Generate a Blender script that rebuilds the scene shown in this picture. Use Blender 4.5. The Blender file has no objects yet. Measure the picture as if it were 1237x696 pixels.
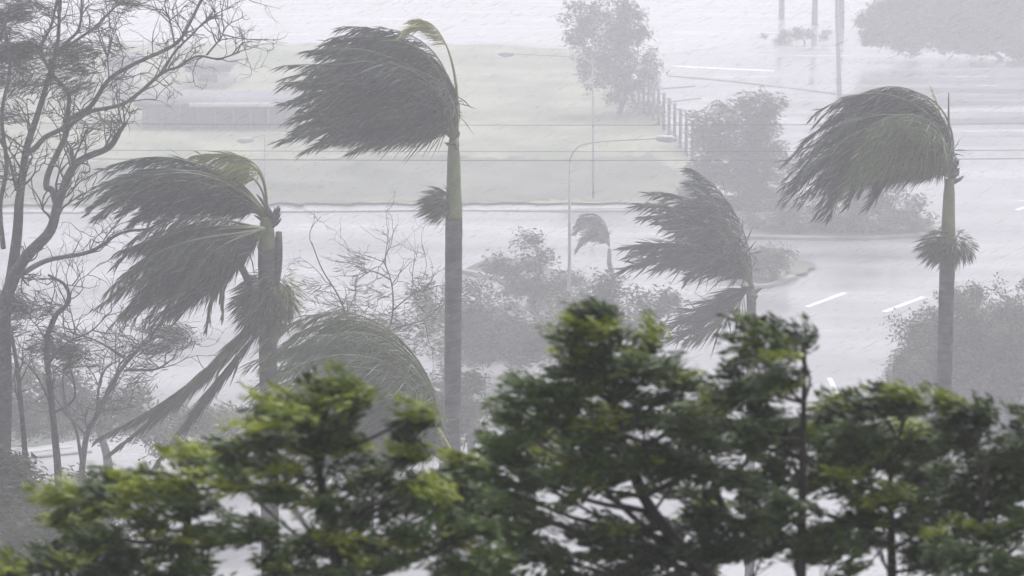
import bpy, math, random
import numpy as np
from mathutils import Vector, Matrix

random.seed(7)
RNG = np.random.default_rng(7)
SC = bpy.context.scene
COL = SC.collection

# ------------------------------------------------------------------ camera
CAM_H = 19.0
FPX = 3000.0
TH = math.atan2(628.0, FPX)
cam_d = bpy.data.cameras.new("camera")
cam_d.sensor_width = 36.0
cam_d.lens = 36.0 * FPX / 1237.0
cam_d.clip_start = 0.5
cam_d.clip_end = 5000
cam_d.dof.use_dof = True
cam_d.dof.focus_distance = 46.0
cam_d.dof.aperture_fstop = 6.4
cam = bpy.data.objects.new("camera", cam_d)
cam.location = (0, 0, CAM_H)
cam.rotation_euler = (math.pi / 2 - TH, 0, 0)
COL.objects.link(cam)
SC.camera = cam

# ------------------------------------------------------------------ sky, sun, exposure
SUN_EL, SUN_ROT = math.radians(62), math.radians(20)
w = bpy.data.worlds.new("World")
SC.world = w
w.use_nodes = True
nt = w.node_tree
nt.nodes.clear()
sky = nt.nodes.new("ShaderNodeTexSky")
sky.sky_type = 'NISHITA'
sky.sun_disc = False
sky.sun_elevation = SUN_EL
sky.sun_rotation = SUN_ROT
sky.air_density = 1.0
sky.dust_density = 6.0
sky.ozone_density = 1.0
hsv = nt.nodes.new("ShaderNodeHueSaturation")
hsv.inputs['Saturation'].default_value = 0.13
bg = nt.nodes.new("ShaderNodeBackground")
bg.inputs['Strength'].default_value = 0.15
out = nt.nodes.new("ShaderNodeOutputWorld")
nt.links.new(sky.outputs[0], hsv.inputs['Color'])
tintn = nt.nodes.new("ShaderNodeMix")          # thick rain cloud: faintly lilac daylight
tintn.data_type = 'RGBA'
tintn.blend_type = 'MULTIPLY'
tintn.inputs[0].default_value = 1.0
tintn.inputs[7].default_value = (0.98, 0.972, 1.018, 1)
nt.links.new(hsv.outputs[0], tintn.inputs[6])
nt.links.new(tintn.outputs[2], bg.inputs['Color'])
nt.links.new(bg.outputs[0], out.inputs['Surface'])

sd = bpy.data.lights.new("sun", 'SUN')
sd.energy = 0.9
sd.angle = math.radians(25)
sd.color = (1.0, 0.97, 0.93)
sun = bpy.data.objects.new("sun", sd)
COL.objects.link(sun)
sdir = Vector((math.sin(SUN_ROT) * math.cos(SUN_EL), math.cos(SUN_ROT) * math.cos(SUN_EL), math.sin(SUN_EL)))
sun.rotation_euler = sdir.to_track_quat('Z', 'Y').to_euler()
sun.location = sdir * 300

SC.view_settings.view_transform = 'Standard'
SC.view_settings.look = 'None'
SC.view_settings.exposure = 0.56
SC.view_settings.gamma = 1.0
SC.render.engine = 'CYCLES'
cy = SC.cycles
cy.max_bounces = 5
cy.diffuse_bounces = 3
cy.glossy_bounces = 2
cy.transmission_bounces = 2
cy.volume_bounces = 2
cy.transparent_max_bounces = 4
cy.use_denoising = True
cy.sample_clamp_indirect = 4.0
cy.use_adaptive_sampling = True
cy.adaptive_threshold = 0.02

HAZE_DENSITY = 0.0057
HAZE_COLOR = (0.952, 0.945, 0.987)

# ------------------------------------------------------------------ picture-plane helpers (photo pixels -> points in the place)
CT, ST = math.cos(TH), math.sin(TH)
def ray(u, v):
    cx = (u - 618.5) / FPX
    cyy = -(v - 348.0) / FPX
    return (cx, CT + cyy * ST, -ST + cyy * CT)
def P(u, v, D):
    dx, dy, dz = ray(u, v)
    s = D / dy
    return np.array((dx * s, D, CAM_H + dz * s))
def G(u, v, z=0.0):
    dx, dy, dz = ray(u, v)
    s = (z - CAM_H) / dz
    return np.array((dx * s, dy * s, z))
def ppm(D):                      # photo pixels per metre at distance D
    return FPX / (D * 1.03)

# ------------------------------------------------------------------ materials
def mat(name, base, rough=0.6, noise=None, spec=0.5, bump=None):
    m = bpy.data.materials.new(name)
    m.use_nodes = True
    n = m.node_tree
    b = n.nodes["Principled BSDF"]
    b.inputs['Base Color'].default_value = (*base, 1)
    b.inputs['Roughness'].default_value = rough
    b.inputs['Specular IOR Level'].default_value = spec
    if noise:
        scale, other, lo, hi = noise
        tc = n.nodes.new("ShaderNodeTexCoord")
        nz = n.nodes.new("ShaderNodeTexNoise")
        nz.inputs['Scale'].default_value = scale
        nz.inputs['Detail'].default_value = 6
        mr = n.nodes.new("ShaderNodeMapRange")
        mr.inputs['From Min'].default_value = lo
        mr.inputs['From Max'].default_value = hi
        mx = n.nodes.new("ShaderNodeMix")
        mx.data_type = 'RGBA'
        mx.inputs[6].default_value = (*base, 1)
        mx.inputs[7].default_value = (*other, 1)
        n.links.new(tc.outputs['Object'], nz.inputs['Vector'])
        n.links.new(nz.outputs['Fac'], mr.inputs['Value'])
        n.links.new(mr.outputs[0], mx.inputs['Factor'])
        n.links.new(mx.outputs[2], b.inputs['Base Color'])
        if bump:
            bp = n.nodes.new("ShaderNodeBump")
            bp.inputs['Strength'].default_value = bump
            bp.inputs['Distance'].default_value = 0.02
            n.links.new(nz.outputs['Fac'], bp.inputs['Height'])
            n.links.new(bp.outputs[0], b.inputs['Normal'])
    return m

def leaf_mat(name, dark, light, rough=0.55, trans=0.25, spec=0.4):
    m = bpy.data.materials.new(name)
    m.use_nodes = True
    n = m.node_tree
    b = n.nodes["Principled BSDF"]
    o = n.nodes["Material Output"]
    at = n.nodes.new("ShaderNodeAttribute")
    at.attribute_name = "tint"
    mx = n.nodes.new("ShaderNodeMix")
    mx.data_type = 'RGBA'
    mx.inputs[6].default_value = (*dark, 1)
    mx.inputs[7].default_value = (*light, 1)
    n.links.new(at.outputs['Fac'], mx.inputs['Factor'])
    n.links.new(mx.outputs[2], b.inputs['Base Color'])
    b.inputs['Roughness'].default_value = rough
    b.inputs['Specular IOR Level'].default_value = spec
    if trans > 0:
        tr = n.nodes.new("ShaderNodeBsdfTranslucent")
        n.links.new(mx.outputs[2], tr.inputs['Color'])
        ms = n.nodes.new("ShaderNodeMixShader")
        ms.inputs[0].default_value = trans
        n.links.new(b.outputs[0], ms.inputs[1])
        n.links.new(tr.outputs[0], ms.inputs[2])
        n.links.new(ms.outputs[0], o.inputs['Surface'])
    return m

def wet_mat(name, a, b_, scale=0.12, rough=(0.06, 0.30), bumpd=0.004):
    m = bpy.data.materials.new(name)
    m.use_nodes = True
    n = m.node_tree
    b = n.nodes["Principled BSDF"]
    tc = n.nodes.new("ShaderNodeTexCoord")
    nz = n.nodes.new("ShaderNodeTexNoise")
    nz.inputs['Scale'].default_value = scale
    nz.inputs['Detail'].default_value = 8
    mp = n.nodes.new("ShaderNodeMapping")
    mp.inputs['Scale'].default_value = (0.5, 1.6, 1)
    n.links.new(tc.outputs['Object'], mp.inputs['Vector'])
    n.links.new(mp.outputs[0], nz.inputs['Vector'])
    rp = n.nodes.new("ShaderNodeMapRange")
    rp.inputs['From Min'].default_value = 0.35
    rp.inputs['From Max'].default_value = 0.65
    n.links.new(nz.outputs['Fac'], rp.inputs['Value'])
    mx = n.nodes.new("ShaderNodeMix")
    mx.data_type = 'RGBA'
    mx.inputs[6].default_value = (*a, 1)
    mx.inputs[7].default_value = (*b_, 1)
    n.links.new(rp.outputs[0], mx.inputs['Factor'])
    n.links.new(mx.outputs[2], b.inputs['Base Color'])
    rr = n.nodes.new("ShaderNodeMapRange")
    rr.inputs['To Min'].default_value = rough[0]
    rr.inputs['To Max'].default_value = rough[1]
    n.links.new(rp.outputs[0], rr.inputs['Value'])
    n.links.new(rr.outputs[0], b.inputs['Roughness'])
    b.inputs['IOR'].default_value = 1.45
    n2 = n.nodes.new("ShaderNodeTexNoise")
    n2.inputs['Scale'].default_value = 3.0
    n2.inputs['Detail'].default_value = 4
    m2 = n.nodes.new("ShaderNodeMapping")
    m2.inputs['Scale'].default_value = (0.35, 1.5, 1)
    n.links.new(tc.outputs['Object'], m2.inputs['Vector'])
    n.links.new(m2.outputs[0], n2.inputs['Vector'])
    bp = n.nodes.new("ShaderNodeBump")
    bp.inputs['Strength'].default_value = 0.6
    bp.inputs['Distance'].default_value = bumpd
    n.links.new(n2.outputs['Fac'], bp.inputs['Height'])
    n.links.new(bp.outputs[0], b.inputs['Normal'])
    return m

def ringed(m, scale, dark):
    n = m.node_tree
    b = n.nodes["Principled BSDF"]
    tc = n.nodes.new("ShaderNodeTexCoord")
    wv = n.nodes.new("ShaderNodeTexWave")
    wv.wave_type = 'BANDS'; wv.bands_direction = 'Z'
    wv.inputs['Scale'].default_value = scale
    wv.inputs['Distortion'].default_value = 2.5
    wv.inputs['Detail'].default_value = 3
    n.links.new(tc.outputs['Object'], wv.inputs['Vector'])
    mx = n.nodes.new("ShaderNodeMix"); mx.data_type = 'RGBA'; mx.blend_type = 'MULTIPLY'
    src = b.inputs['Base Color'].links[0].from_socket
    rp = n.nodes.new("ShaderNodeMapRange")
    rp.inputs['From Min'].default_value = 0.0; rp.inputs['From Max'].default_value = 0.5
    rp.inputs['To Min'].default_value = dark; rp.inputs['To Max'].default_value = 1.0
    n.links.new(wv.outputs['Fac'], rp.inputs['Value'])
    mx.inputs[0].default_value = 1.0
    n.links.new(src, mx.inputs[6])
    n.links.new(rp.outputs[0], mx.inputs[7])
    n.links.new(mx.outputs[2], b.inputs['Base Color'])
    return m
M = dict(
    road=wet_mat("wet_asphalt", (0.18, 0.18, 0.19), (0.35, 0.35, 0.36), 0.15),
    concrete=wet_mat("wet_concrete", (0.36, 0.36, 0.37), (0.46, 0.46, 0.47), 0.2),
    earth=wet_mat("wet_ground", (0.27, 0.27, 0.27), (0.38, 0.38, 0.37), 0.1),
    kerb=mat("kerb_concrete", (0.17, 0.17, 0.17), 0.7, (1.2, (0.30, 0.30, 0.30), 0.3, 0.7)),
    whitepaint=mat("white_paint", (0.80, 0.80, 0.80), 0.4, (2, (0.7, 0.7, 0.7), 0.4, 0.8)),
    lawn=mat("wet_lawn", (0.15, 0.175, 0.11), 0.75, (0.22, (0.26, 0.27, 0.19), 0.42, 0.6), 0.3, 0.5),
    verge=mat("rough_verge", (0.085, 0.10, 0.075), 0.8, (0.25, (0.17, 0.18, 0.14), 0.35, 0.65), 0.3, 0.5),
    steel=mat("galvanised_steel", (0.42, 0.43, 0.45), 0.4, (8, (0.34, 0.35, 0.37), 0.3, 0.7)),
    cable=mat("cable_black", (0.05, 0.05, 0.055), 0.6),
    bark=mat("grey_bark", (0.10, 0.095, 0.10), 0.8, (9, (0.055, 0.05, 0.055), 0.35, 0.65), 0.3, 0.8),
    darkbark=mat("dark_wet_bark", (0.035, 0.026, 0.022), 0.6, (9, (0.015, 0.012, 0.011), 0.35, 0.65), 0.4, 0.8),
    palmtrunk=ringed(mat("palm_trunk", (0.15, 0.145, 0.15), 0.75, (3, (0.07, 0.066, 0.07), 0.35, 0.65), 0.3, 0.8), 1.7, 0.78),
    shaft=mat("crownshaft_green", (0.22, 0.25, 0.12), 0.45, (5, (0.14, 0.17, 0.08), 0.35, 0.65), 0.5),
    rib=mat("frond_rib", (0.10, 0.12, 0.05), 0.6),
    ribdry=mat("dry_rib", (0.40, 0.34, 0.16), 0.6),
    palmleaf=leaf_mat("palm_leaf", (0.012, 0.024, 0.026), (0.070, 0.092, 0.066)),
    palmgreen=leaf_mat("palm_leaf_green", (0.05, 0.08, 0.03), (0.13, 0.17, 0.05)),
    palmpale=leaf_mat("palm_leaf_pale", (0.05, 0.07, 0.045), (0.15, 0.18, 0.10)),
    palmyellow=leaf_mat("palm_leaf_yellow", (0.16, 0.20, 0.05), (0.38, 0.36, 0.13)),
    palmdry=leaf_mat("palm_leaf_dry", (0.07, 0.065, 0.055), (0.15, 0.14, 0.11), trans=0.1),
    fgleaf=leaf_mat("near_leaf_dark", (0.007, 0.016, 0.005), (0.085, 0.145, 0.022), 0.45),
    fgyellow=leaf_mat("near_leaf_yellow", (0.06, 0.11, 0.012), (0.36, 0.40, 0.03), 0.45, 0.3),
    bgleaf=leaf_mat("far_leaf", (0.028, 0.038, 0.034), (0.12, 0.14, 0.09), 0.7),
    midleaf=leaf_mat("mid_leaf", (0.035, 0.045, 0.035), (0.15, 0.17, 0.10), 0.6),
    twigleaf=leaf_mat("tuft_leaf", (0.045, 0.05, 0.045), (0.09, 0.10, 0.08), 0.7),
    wall=mat("pale_render_wall", (0.70, 0.70, 0.70), 0.7, (1, (0.6, 0.6, 0.6), 0.4, 0.7)),
    greywall=mat("grey_wall", (0.16, 0.16, 0.18), 0.7, (1, (0.22, 0.22, 0.24), 0.4, 0.7)),
    roof=mat("grey_metal_roof", (0.12, 0.12, 0.14), 0.6, (1, (0.17, 0.17, 0.19), 0.4, 0.7)),
    glass=mat("dark_glass", (0.06, 0.07, 0.08), 0.1),
)

# ------------------------------------------------------------------ object helpers
def link(o, parent=None):
    COL.objects.link(o)
    if parent is not None:
        o.parent = parent
    return o
def tag(o, label=None, cat=None, group=None, kind=None):
    if label: o['label'] = label
    if cat: o['category'] = cat
    if group: o['group'] = group
    if kind: o['kind'] = kind
    return o
def thing(name, label, cat, loc=(0, 0, 0), group=None):
    o = bpy.data.objects.new(name, None)
    o.empty_display_size = 0.3
    o.location = loc
    link(o)
    return tag(o, label, cat, group)

class Geo:
    """gathers vertices and faces of one mesh"""
    def __init__(s):
        s.v, s.f3, s.f4, s.t3, s.t4, s.n = [], [], [], [], [], 0
    def add(s, V, F4=None, F3=None, tint=0.5):
        V = np.asarray(V, float)
        s.v.append(V)
        for F, fl, tl in ((F4, s.f4, s.t4), (F3, s.f3, s.t3)):
            if F is not None and len(F):
                F = np.asarray(F, int) + s.n
                fl.append(F)
                tl.append(np.broadcast_to(np.asarray(tint, float), (len(F),)) if np.ndim(tint) else np.full(len(F), tint))
        s.n += len(V)
    def tube(s, pts, rad, k=6, cap=True):
        pts = np.asarray(pts, float)
        rad = np.broadcast_to(np.asarray(rad, float), (len(pts),))
        T = np.gradient(pts, axis=0)
        T /= np.linalg.norm(T, axis=1)[:, None] + 1e-9
        ref = np.array((0.0, 1.0, 0.0))
        A = np.cross(T, ref)
        bad = np.linalg.norm(A, axis=1) < 0.1
        A[bad] = np.cross(T[bad], (1.0, 0, 0))
        A /= np.linalg.norm(A, axis=1)[:, None]
        B = np.cross(T, A)
        a = np.arange(k) * 2 * math.pi / k
        V = pts[:, None] + rad[:, None, None] * (np.cos(a)[None, :, None] * A[:, None] + np.sin(a)[None, :, None] * B[:, None])
        n = len(pts)
        i = np.arange(n - 1)[:, None] * k
        j = np.arange(k)[None]
        j2 = (j + 1) % k
        F = np.stack([i + j, i + j2, i + k + j2, i + k + j], -1).reshape(-1, 4)
        V = V.reshape(-1, 3)
        F3 = None
        if cap:
            V = np.vstack([V, pts[-1][None], pts[0][None]])
            top = (n - 1) * k
            F3 = [(top + q, top + (q + 1) % k, n * k) for q in range(k)] + [((q + 1) % k, q, n * k + 1) for q in range(k)]
        s.add(V, F, F3)
    def box(s, c, d, rz=0.0):
        x, y, z = (q / 2 for q in d)
        V = np.array([(a, b, e) for a in (-x, x) for b in (-y, y) for e in (-z, z)])
        cr, sr = math.cos(rz), math.sin(rz)
        V = np.stack([V[:, 0] * cr - V[:, 1] * sr, V[:, 0] * sr + V[:, 1] * cr, V[:, 2]], 1) + np.asarray(c)
        s.add(V, [(0, 1, 3, 2), (4, 6, 7, 5), (0, 4, 5, 1), (2, 3, 7, 6), (0, 2, 6, 4), (1, 5, 7, 3)])
    def blades(s, base, d, side, length, width, bend, tint):
        """n pointed leaves: base points, unit directions, width directions, lengths, widths, tip bend vectors"""
        L = length[:, None]; W = width[:, None]
        m = base + d * L * 0.5 + bend * 0.3
        t = base + d * L + bend
        V = np.stack([base - side * W * 0.15, base + side * W * 0.15, m + side * W * 0.5, m - side * W * 0.5, t], 1).reshape(-1, 3)
        i = np.arange(len(base)) * 5
        s.v.append(V)
        s.f4.append(np.stack([i, i + 1, i + 2, i + 3], 1) + s.n)
        s.f3.append(np.stack([i + 3, i + 2, i + 4], 1) + s.n)
        s.t4.append(tint); s.t3.append(tint)
        s.n += len(V)
    def build(s, name, m, parent=None, origin=(0, 0, 0), smooth=False):
        V = np.concatenate(s.v) - np.asarray(origin, float)
        F4 = np.concatenate(s.f4) if s.f4 else np.zeros((0, 4), int)
        F3 = np.concatenate(s.f3) if s.f3 else np.zeros((0, 3), int)
        t = np.concatenate([*s.t4, *s.t3]) if (s.t4 or s.t3) else np.zeros(0)
        me = bpy.data.meshes.new(name)
        me.vertices.add(len(V))
        me.vertices.foreach_set("co", V.astype(np.float32).ravel())
        me.loops.add(F4.size + F3.size)
        me.loops.foreach_set("vertex_index", np.concatenate([F4.ravel(), F3.ravel()]).astype(np.int32))
        me.polygons.add(len(F4) + len(F3))
        ls = np.concatenate([np.arange(len(F4)) * 4, len(F4) * 4 + np.arange(len(F3)) * 3])
        me.polygons.foreach_set("loop_start", ls.astype(np.int32))
        at = me.attributes.new("tint", 'FLOAT', 'FACE')
        at.data.foreach_set("value", t.astype(np.float32))
        me.update(calc_edges=True)
        me.validate()
        if smooth:
            me.polygons.foreach_set("use_smooth", np.ones(len(me.polygons), bool))
        me.materials.append(m)
        o = bpy.data.objects.new(name, me)
        if parent is None:
            o.location = origin
        return link(o, parent)

def unit(a):
    a = np.asarray(a, float)
    return a / (np.linalg.norm(a, axis=-1, keepdims=True) + 1e-9)
def spline(pts, n):
    """Catmull-Rom through points"""
    p = np.asarray(pts, float)
    if len(p) == 2:
        t = np.linspace(0, 1, n)[:, None]
        return p[0] * (1 - t) + p[1] * t
    p = np.vstack([2 * p[0] - p[1], p, 2 * p[-1] - p[-2]])
    seg = len(p) - 3
    t = np.linspace(0, seg - 1e-6, n)
    i = t.astype(int)
    f = (t - i)[:, None]
    a, b, c, d = p[i], p[i + 1], p[i + 2], p[i + 3]
    return 0.5 * (2 * b + (c - a) * f + (2 * a - 5 * b + 4 * c - d) * f ** 2 + (3 * b - a - 3 * c + d) * f ** 3)
def bezier(p0, p1, p2, p3, n):
    t = np.linspace(0, 1, n)[:, None]
    return (1 - t) ** 3 * p0 + 3 * (1 - t) ** 2 * t * p1 + 3 * (1 - t) * t ** 2 * p2 + t ** 3 * p3
def local(pts, org):
    return np.asarray(pts, float) - np.asarray(org, float)

# ------------------------------------------------------------------ setting: ground, road, lawn
def sheet(name, outline, z, m, kind='structure'):
    g = Geo()
    V = [(x, y, z) for x, y in outline]
    me = bpy.data.meshes.new(name)
    me.from_pydata(V, [], [tuple(range(len(V)))])
    me.materials.append(m)
    o = bpy.data.objects.new(name, me)
    link(o)
    o['kind'] = kind
    return o
def rough(uvs, jit=2.0, step=14):
    out_ = []
    for (a, b) in zip(uvs, list(uvs[1:]) + [uvs[0]]):
        L = math.hypot(b[0] - a[0], b[1] - a[1])
        k = max(1, min(90, int(L / step)))
        for i in range(k):
            f = i / k
            out_.append(gxy(a[0] + (b[0] - a[0]) * f + random.uniform(-jit, jit) * 2, a[1] + (b[1] - a[1]) * f + random.uniform(-jit, jit) * .55))
    return out_
def gxy(u, v):
    q = G(u, v)
    return (q[0], q[1])

sheet("ground", [(-700, -60), (700, -60), (700, 1000), (-700, 1000)], 0.0, M['earth'])
# the wide wet road in front of the lawn, running off to the far right
sheet("road", [gxy(-900, 700), gxy(2300, 700), gxy(2300, 20), gxy(1400, 40), gxy(1040, 30), gxy(870, 66), gxy(790, 95), gxy(868, 250), gxy(400, 256), gxy(-900, 262)], 0.006, M['road'])
sheet("far_road", [gxy(-900, 50), gxy(-900, -40), gxy(1500, -40), gxy(1500, 14), gxy(1000, 26), gxy(860, 58), gxy(800, 66), gxy(640, 52)], 0.006, M['concrete'])
sheet("lawn", rough([(-900, 251), (866, 247), (835, 196), (785, 130), (742, 92), (690, 62), (600, 55), (-900, 57)], 2.0), 0.10, M['lawn'])
sheet("verge", rough([(-900, 248), (400, 248), (860, 243), (850, 222), (780, 190), (700, 196), (500, 190), (200, 200), (-900, 195)], 5.0, 9), 0.115, M['verge'])

# the hillside the camera and the near trees stand on
xs = np.linspace(-60, 60, 41); ys = np.array([-58, -30, 0, 6, 12, 16, 20, 22, 25, 28, 31, 33, 35.0]); 
zz = np.interp(ys, [-58, -30, 0, 12, 16, 33, 35], [0, 9, 14.2, 13.9, 11.6, 0.2, -0.4])
g = Geo(); V = np.array([(x, y, (z if abs(x) < 52 else z * max(0, (60 - abs(x)) / 8)) + 0.15 * math.sin(x * .7 + y)) for y, z in zip(ys, zz) for x in xs])
g.add(V, [(j * 41 + i, j * 41 + i + 1, (j + 1) * 41 + i + 1, (j + 1) * 41 + i) for j in range(len(ys) - 1) for i in range(40)])
g.build("hillside", M['verge'], smooth=True)['kind'] = 'structure'

def kerb(name, uvs, w=0.22, h=0.05):
    pts = [G(u, v) for u, v in uvs]
    P_ = spline(pts, max(8, len(pts) * 6))
    T = unit(np.gradient(P_, axis=0))
    N = np.stack([-T[:, 1], T[:, 0], T[:, 2] * 0], 1)
    V = np.stack([P_ - N * w / 2, P_ - N * w / 2 + (0, 0, h), P_ + N * w / 2 + (0, 0, h), P_ + N * w / 2], 1).reshape(-1, 3)
    n = len(P_)
    F = [(i * 4 + a, i * 4 + a + 1, i * 4 + a + 5, i * 4 + a + 4) for i in range(n - 1) for a in range(3)]
    g = Geo(); g.add(V, F, [])
    o = g.build(name, M['kerb'])
    o['kind'] = 'structure'
    return o
kerb("kerb", [(-300, 258), (200, 257), (500, 255), (869, 249), (838, 196), (788, 130), (745, 92)])
kerb("kerb", [(810, 92), (880, 98), (1000, 112), (1080, 122)], 0.5)
kerb("kerb", [(795, 108), (838, 104)], 0.4)
kerb("kerb", [(800, 124), (845, 119)], 0.4)
# planted islands in the road, each a raised bed with a kerb
def island(uvs, m=M['verge']):
    o = sheet("traffic_island", rough(list(uvs), 2.5, 6), 0.12, m)
    kerb("kerb", list(uvs[:3]), 0.3, 0.14)
island([(850, 322), (912, 348), (960, 337), (988, 325), (950, 306), (880, 300)])
island([(880, 288), (1030, 290), (1125, 285), (1132, 272), (1050, 262), (860, 262)])
island([(560, 330), (640, 345), (700, 338), (640, 318), (590, 314)])
kerb("kerb", [(-80, 560), (10, 556), (60, 551), (110, 546)], 0.25)
sheet("footpath", [gxy(-40, 553), gxy(-40, 549), gxy(30, 544), gxy(88, 539), gxy(88, 541), gxy(30, 548)], 0.02, M['concrete'])
sheet("verge", [gxy(-400, 545), gxy(40, 540), gxy(160, 520), gxy(330, 505), gxy(330, 495), gxy(140, 490), gxy(-400, 478)], 0.02, M['verge'])

# painted markings
def marking(a, b, wdt, name="lane_marking"):
    A, B = G(*a), G(*b)
    d = unit(B - A); n = np.array((-d[1], d[0], 0)) * wdt / 2
    z = np.array((0, 0, 0.012))
    o = sheet(name, [tuple((q)[:2]) for q in (A - n, B - n, B + n, A + n)], 0.012, M['whitepaint'])
    return o
marking((975, 371), (1021, 354), 0.22)
marking((1068, 377), (1116, 359), 0.22)
marking((1228, 254), (1262, 243), 0.25)
marking((1096, 336), (1122, 326), 0.2) if False else None
marking((1002, 457), (1012, 477), 0.16)
sheet("arrow_marking", [gxy(1000, 478), gxy(1024, 478), gxy(1013, 492)], 0.012, M['whitepaint'])
marking((812, 80), (935, 86), 0.7)

# ------------------------------------------------------------------ foliage builders
WIND = np.array((-1.0, 0.0, -0.06))
def scatter_blades(g, centres, spread, n, length, width, wind=0.7, up=0.1, tint=(0.0, 1.0), twig=0.0, wdir=WIND, flat=0.6):
    """leaf-sized blades round each centre, combed by the wind"""
    k = len(centres)
    spread_s = float(np.max(spread)) * 3
    c = np.repeat(centres, n, axis=0)
    off = RNG.normal(size=(k * n, 3)) * np.asarray(spread)
    if twig:
        tw = unit(wdir + np.clip(RNG.normal(size=(k, 3)), -1.6, 1.6) * (0.35, 0.45, 0.40) + (0, 0, up))
        off += np.repeat(tw, n, axis=0) * (RNG.random((k * n, 1)) * twig)
        axis = np.repeat(tw, n, axis=0)
    else:
        axis = np.broadcast_to(wdir, (k * n, 3))
    b = c + off
    d = unit(unit(RNG.normal(size=(k * n, 3)) * (1, 1, flat)) * (1 - wind) + axis * wind + (0, 0, up * 0.5))
    side = unit(np.cross(d, unit(RNG.normal(size=(k * n, 3)) * 0.6 + (0, -0.4, 1.0))))
    L = length * RNG.uniform(0.6, 1.3, k * n)
    W = width * RNG.uniform(0.7, 1.3, k * n)
    bend = np.stack([-L * 0.12, L * 0, -L * RNG.uniform(-0.05, 0.25, k * n)], 1)
    ph = centres * 1.3 / max(.25, spread_s)
    lf = 0.5 + 0.3 * (np.sin(ph[:, 0] * .9 + 1.7 * np.sin(ph[:, 2] * .7)) + np.sin(ph[:, 2] * 1.3 + ph[:, 1] * .8 + np.sin(ph[:, 0] * 1.1)))
    ct = np.repeat(tint[0] + (tint[1] - tint[0]) * np.clip(.55 * lf + .45 * RNG.random(k), 0, 1), n)
    t = np.clip(ct + RNG.normal(size=k * n) * 0.18, 0, 1)
    g.blades(b, d, side, L, W, bend, t)

def blob_points(blobs, per, D, depth=0.8, shell=0.0, minn=6):
    """points filling ellipsoids given in photo pixels (u, v, ru, rv[, dD])"""
    out_ = []
    for bl in blobs:
        u, v, ru, rv = bl[:4]
        DD = D + (bl[4] if len(bl) > 4 else 0)
        s = 1 / ppm(DD)
        n = max(minn, int(per * ru * rv / 1000.0))
        q = unit(RNG.normal(size=(n, 3))) * (RNG.random((n, 1)) ** (1 / 3.0 if shell == 0 else shell))
        c = P(u, v, DD)
        out_.append(c + q * (ru * s, min(ru, rv * 1.5) * s * depth, rv * s * 1.02))
    return np.concatenate(out_)

def tree(name, label, cat, D, base_u, blobs, per=14, n=26, leaf=(0.3, 0.08), spread=0.25, trunk_r=0.16,
         m='bgleaf', bark='bark', wind=0.5, group=None, tint=(-.15, 1.0), twig=0.38, trunk_top=None, branches=True, depth=0.8, up=0.1, bdetail=6):
    bx = P(base_u, 348, D)[0]
    t = thing(name, label, cat, (bx, D, 0), group)
    org = (bx, D, 0)
    cs = [P(b[0], b[1], D + (b[4] if len(b) > 4 else 0)) for b in blobs]
    top = P(*trunk_top, D) if trunk_top else np.mean(cs, axis=0) * (1, 1, 0.8)
    g = Geo()
    mid = (np.array(org) + top) / 2 + (0.15, 0, 0)
    path = spline([org, mid, top], 10)
    g.tube(local(path, org), np.linspace(trunk_r, trunk_r * 0.5, 10), bdetail)
    g.build("trunk", M[bark], t, smooth=True)
    if branches:
        for c in cs:
            g = Geo()
            i = random.randint(5, 9)
            a = path[i]
            m1 = a + (c - a) * 0.5 + np.array((random.uniform(-.3, .3), random.uniform(-.3, .3), -0.12 * np.linalg.norm(c - a)))
            pp = spline([a, m1, c], 9)
            pp[1:-1] += RNG.normal(size=(7, 3)) * 0.03
            g.tube(local(pp, org), np.linspace(trunk_r * 0.42, trunk_r * 0.10, 9), 5)
            for _ in range(4):
                k0 = random.randint(3, 7)
                e = pp[k0] + unit(RNG.normal(size=3) + WIND * 0.6) * np.linalg.norm(c - a) * random.uniform(0.2, 0.45)
                g.tube(local(spline([pp[k0], (pp[k0] + e) / 2 + (0, 0, .05), e], 5), org), np.linspace(trunk_r * 0.18, trunk_r * 0.05, 5), 4)
            g.build("branch", M[bark], t, smooth=True)
    g = Geo()
    pts = blob_points(blobs, per * 1.7, D, depth)
    scatter_blades(g, pts - np.array(org), spread * 0.55, int(n * 2.4), leaf[0] * 0.6, leaf[1] * 0.7, wind, up, tint, twig)
    o = g.build("crown", M[m], t)
    o['kind'] = 'stuff'
    return t

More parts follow.
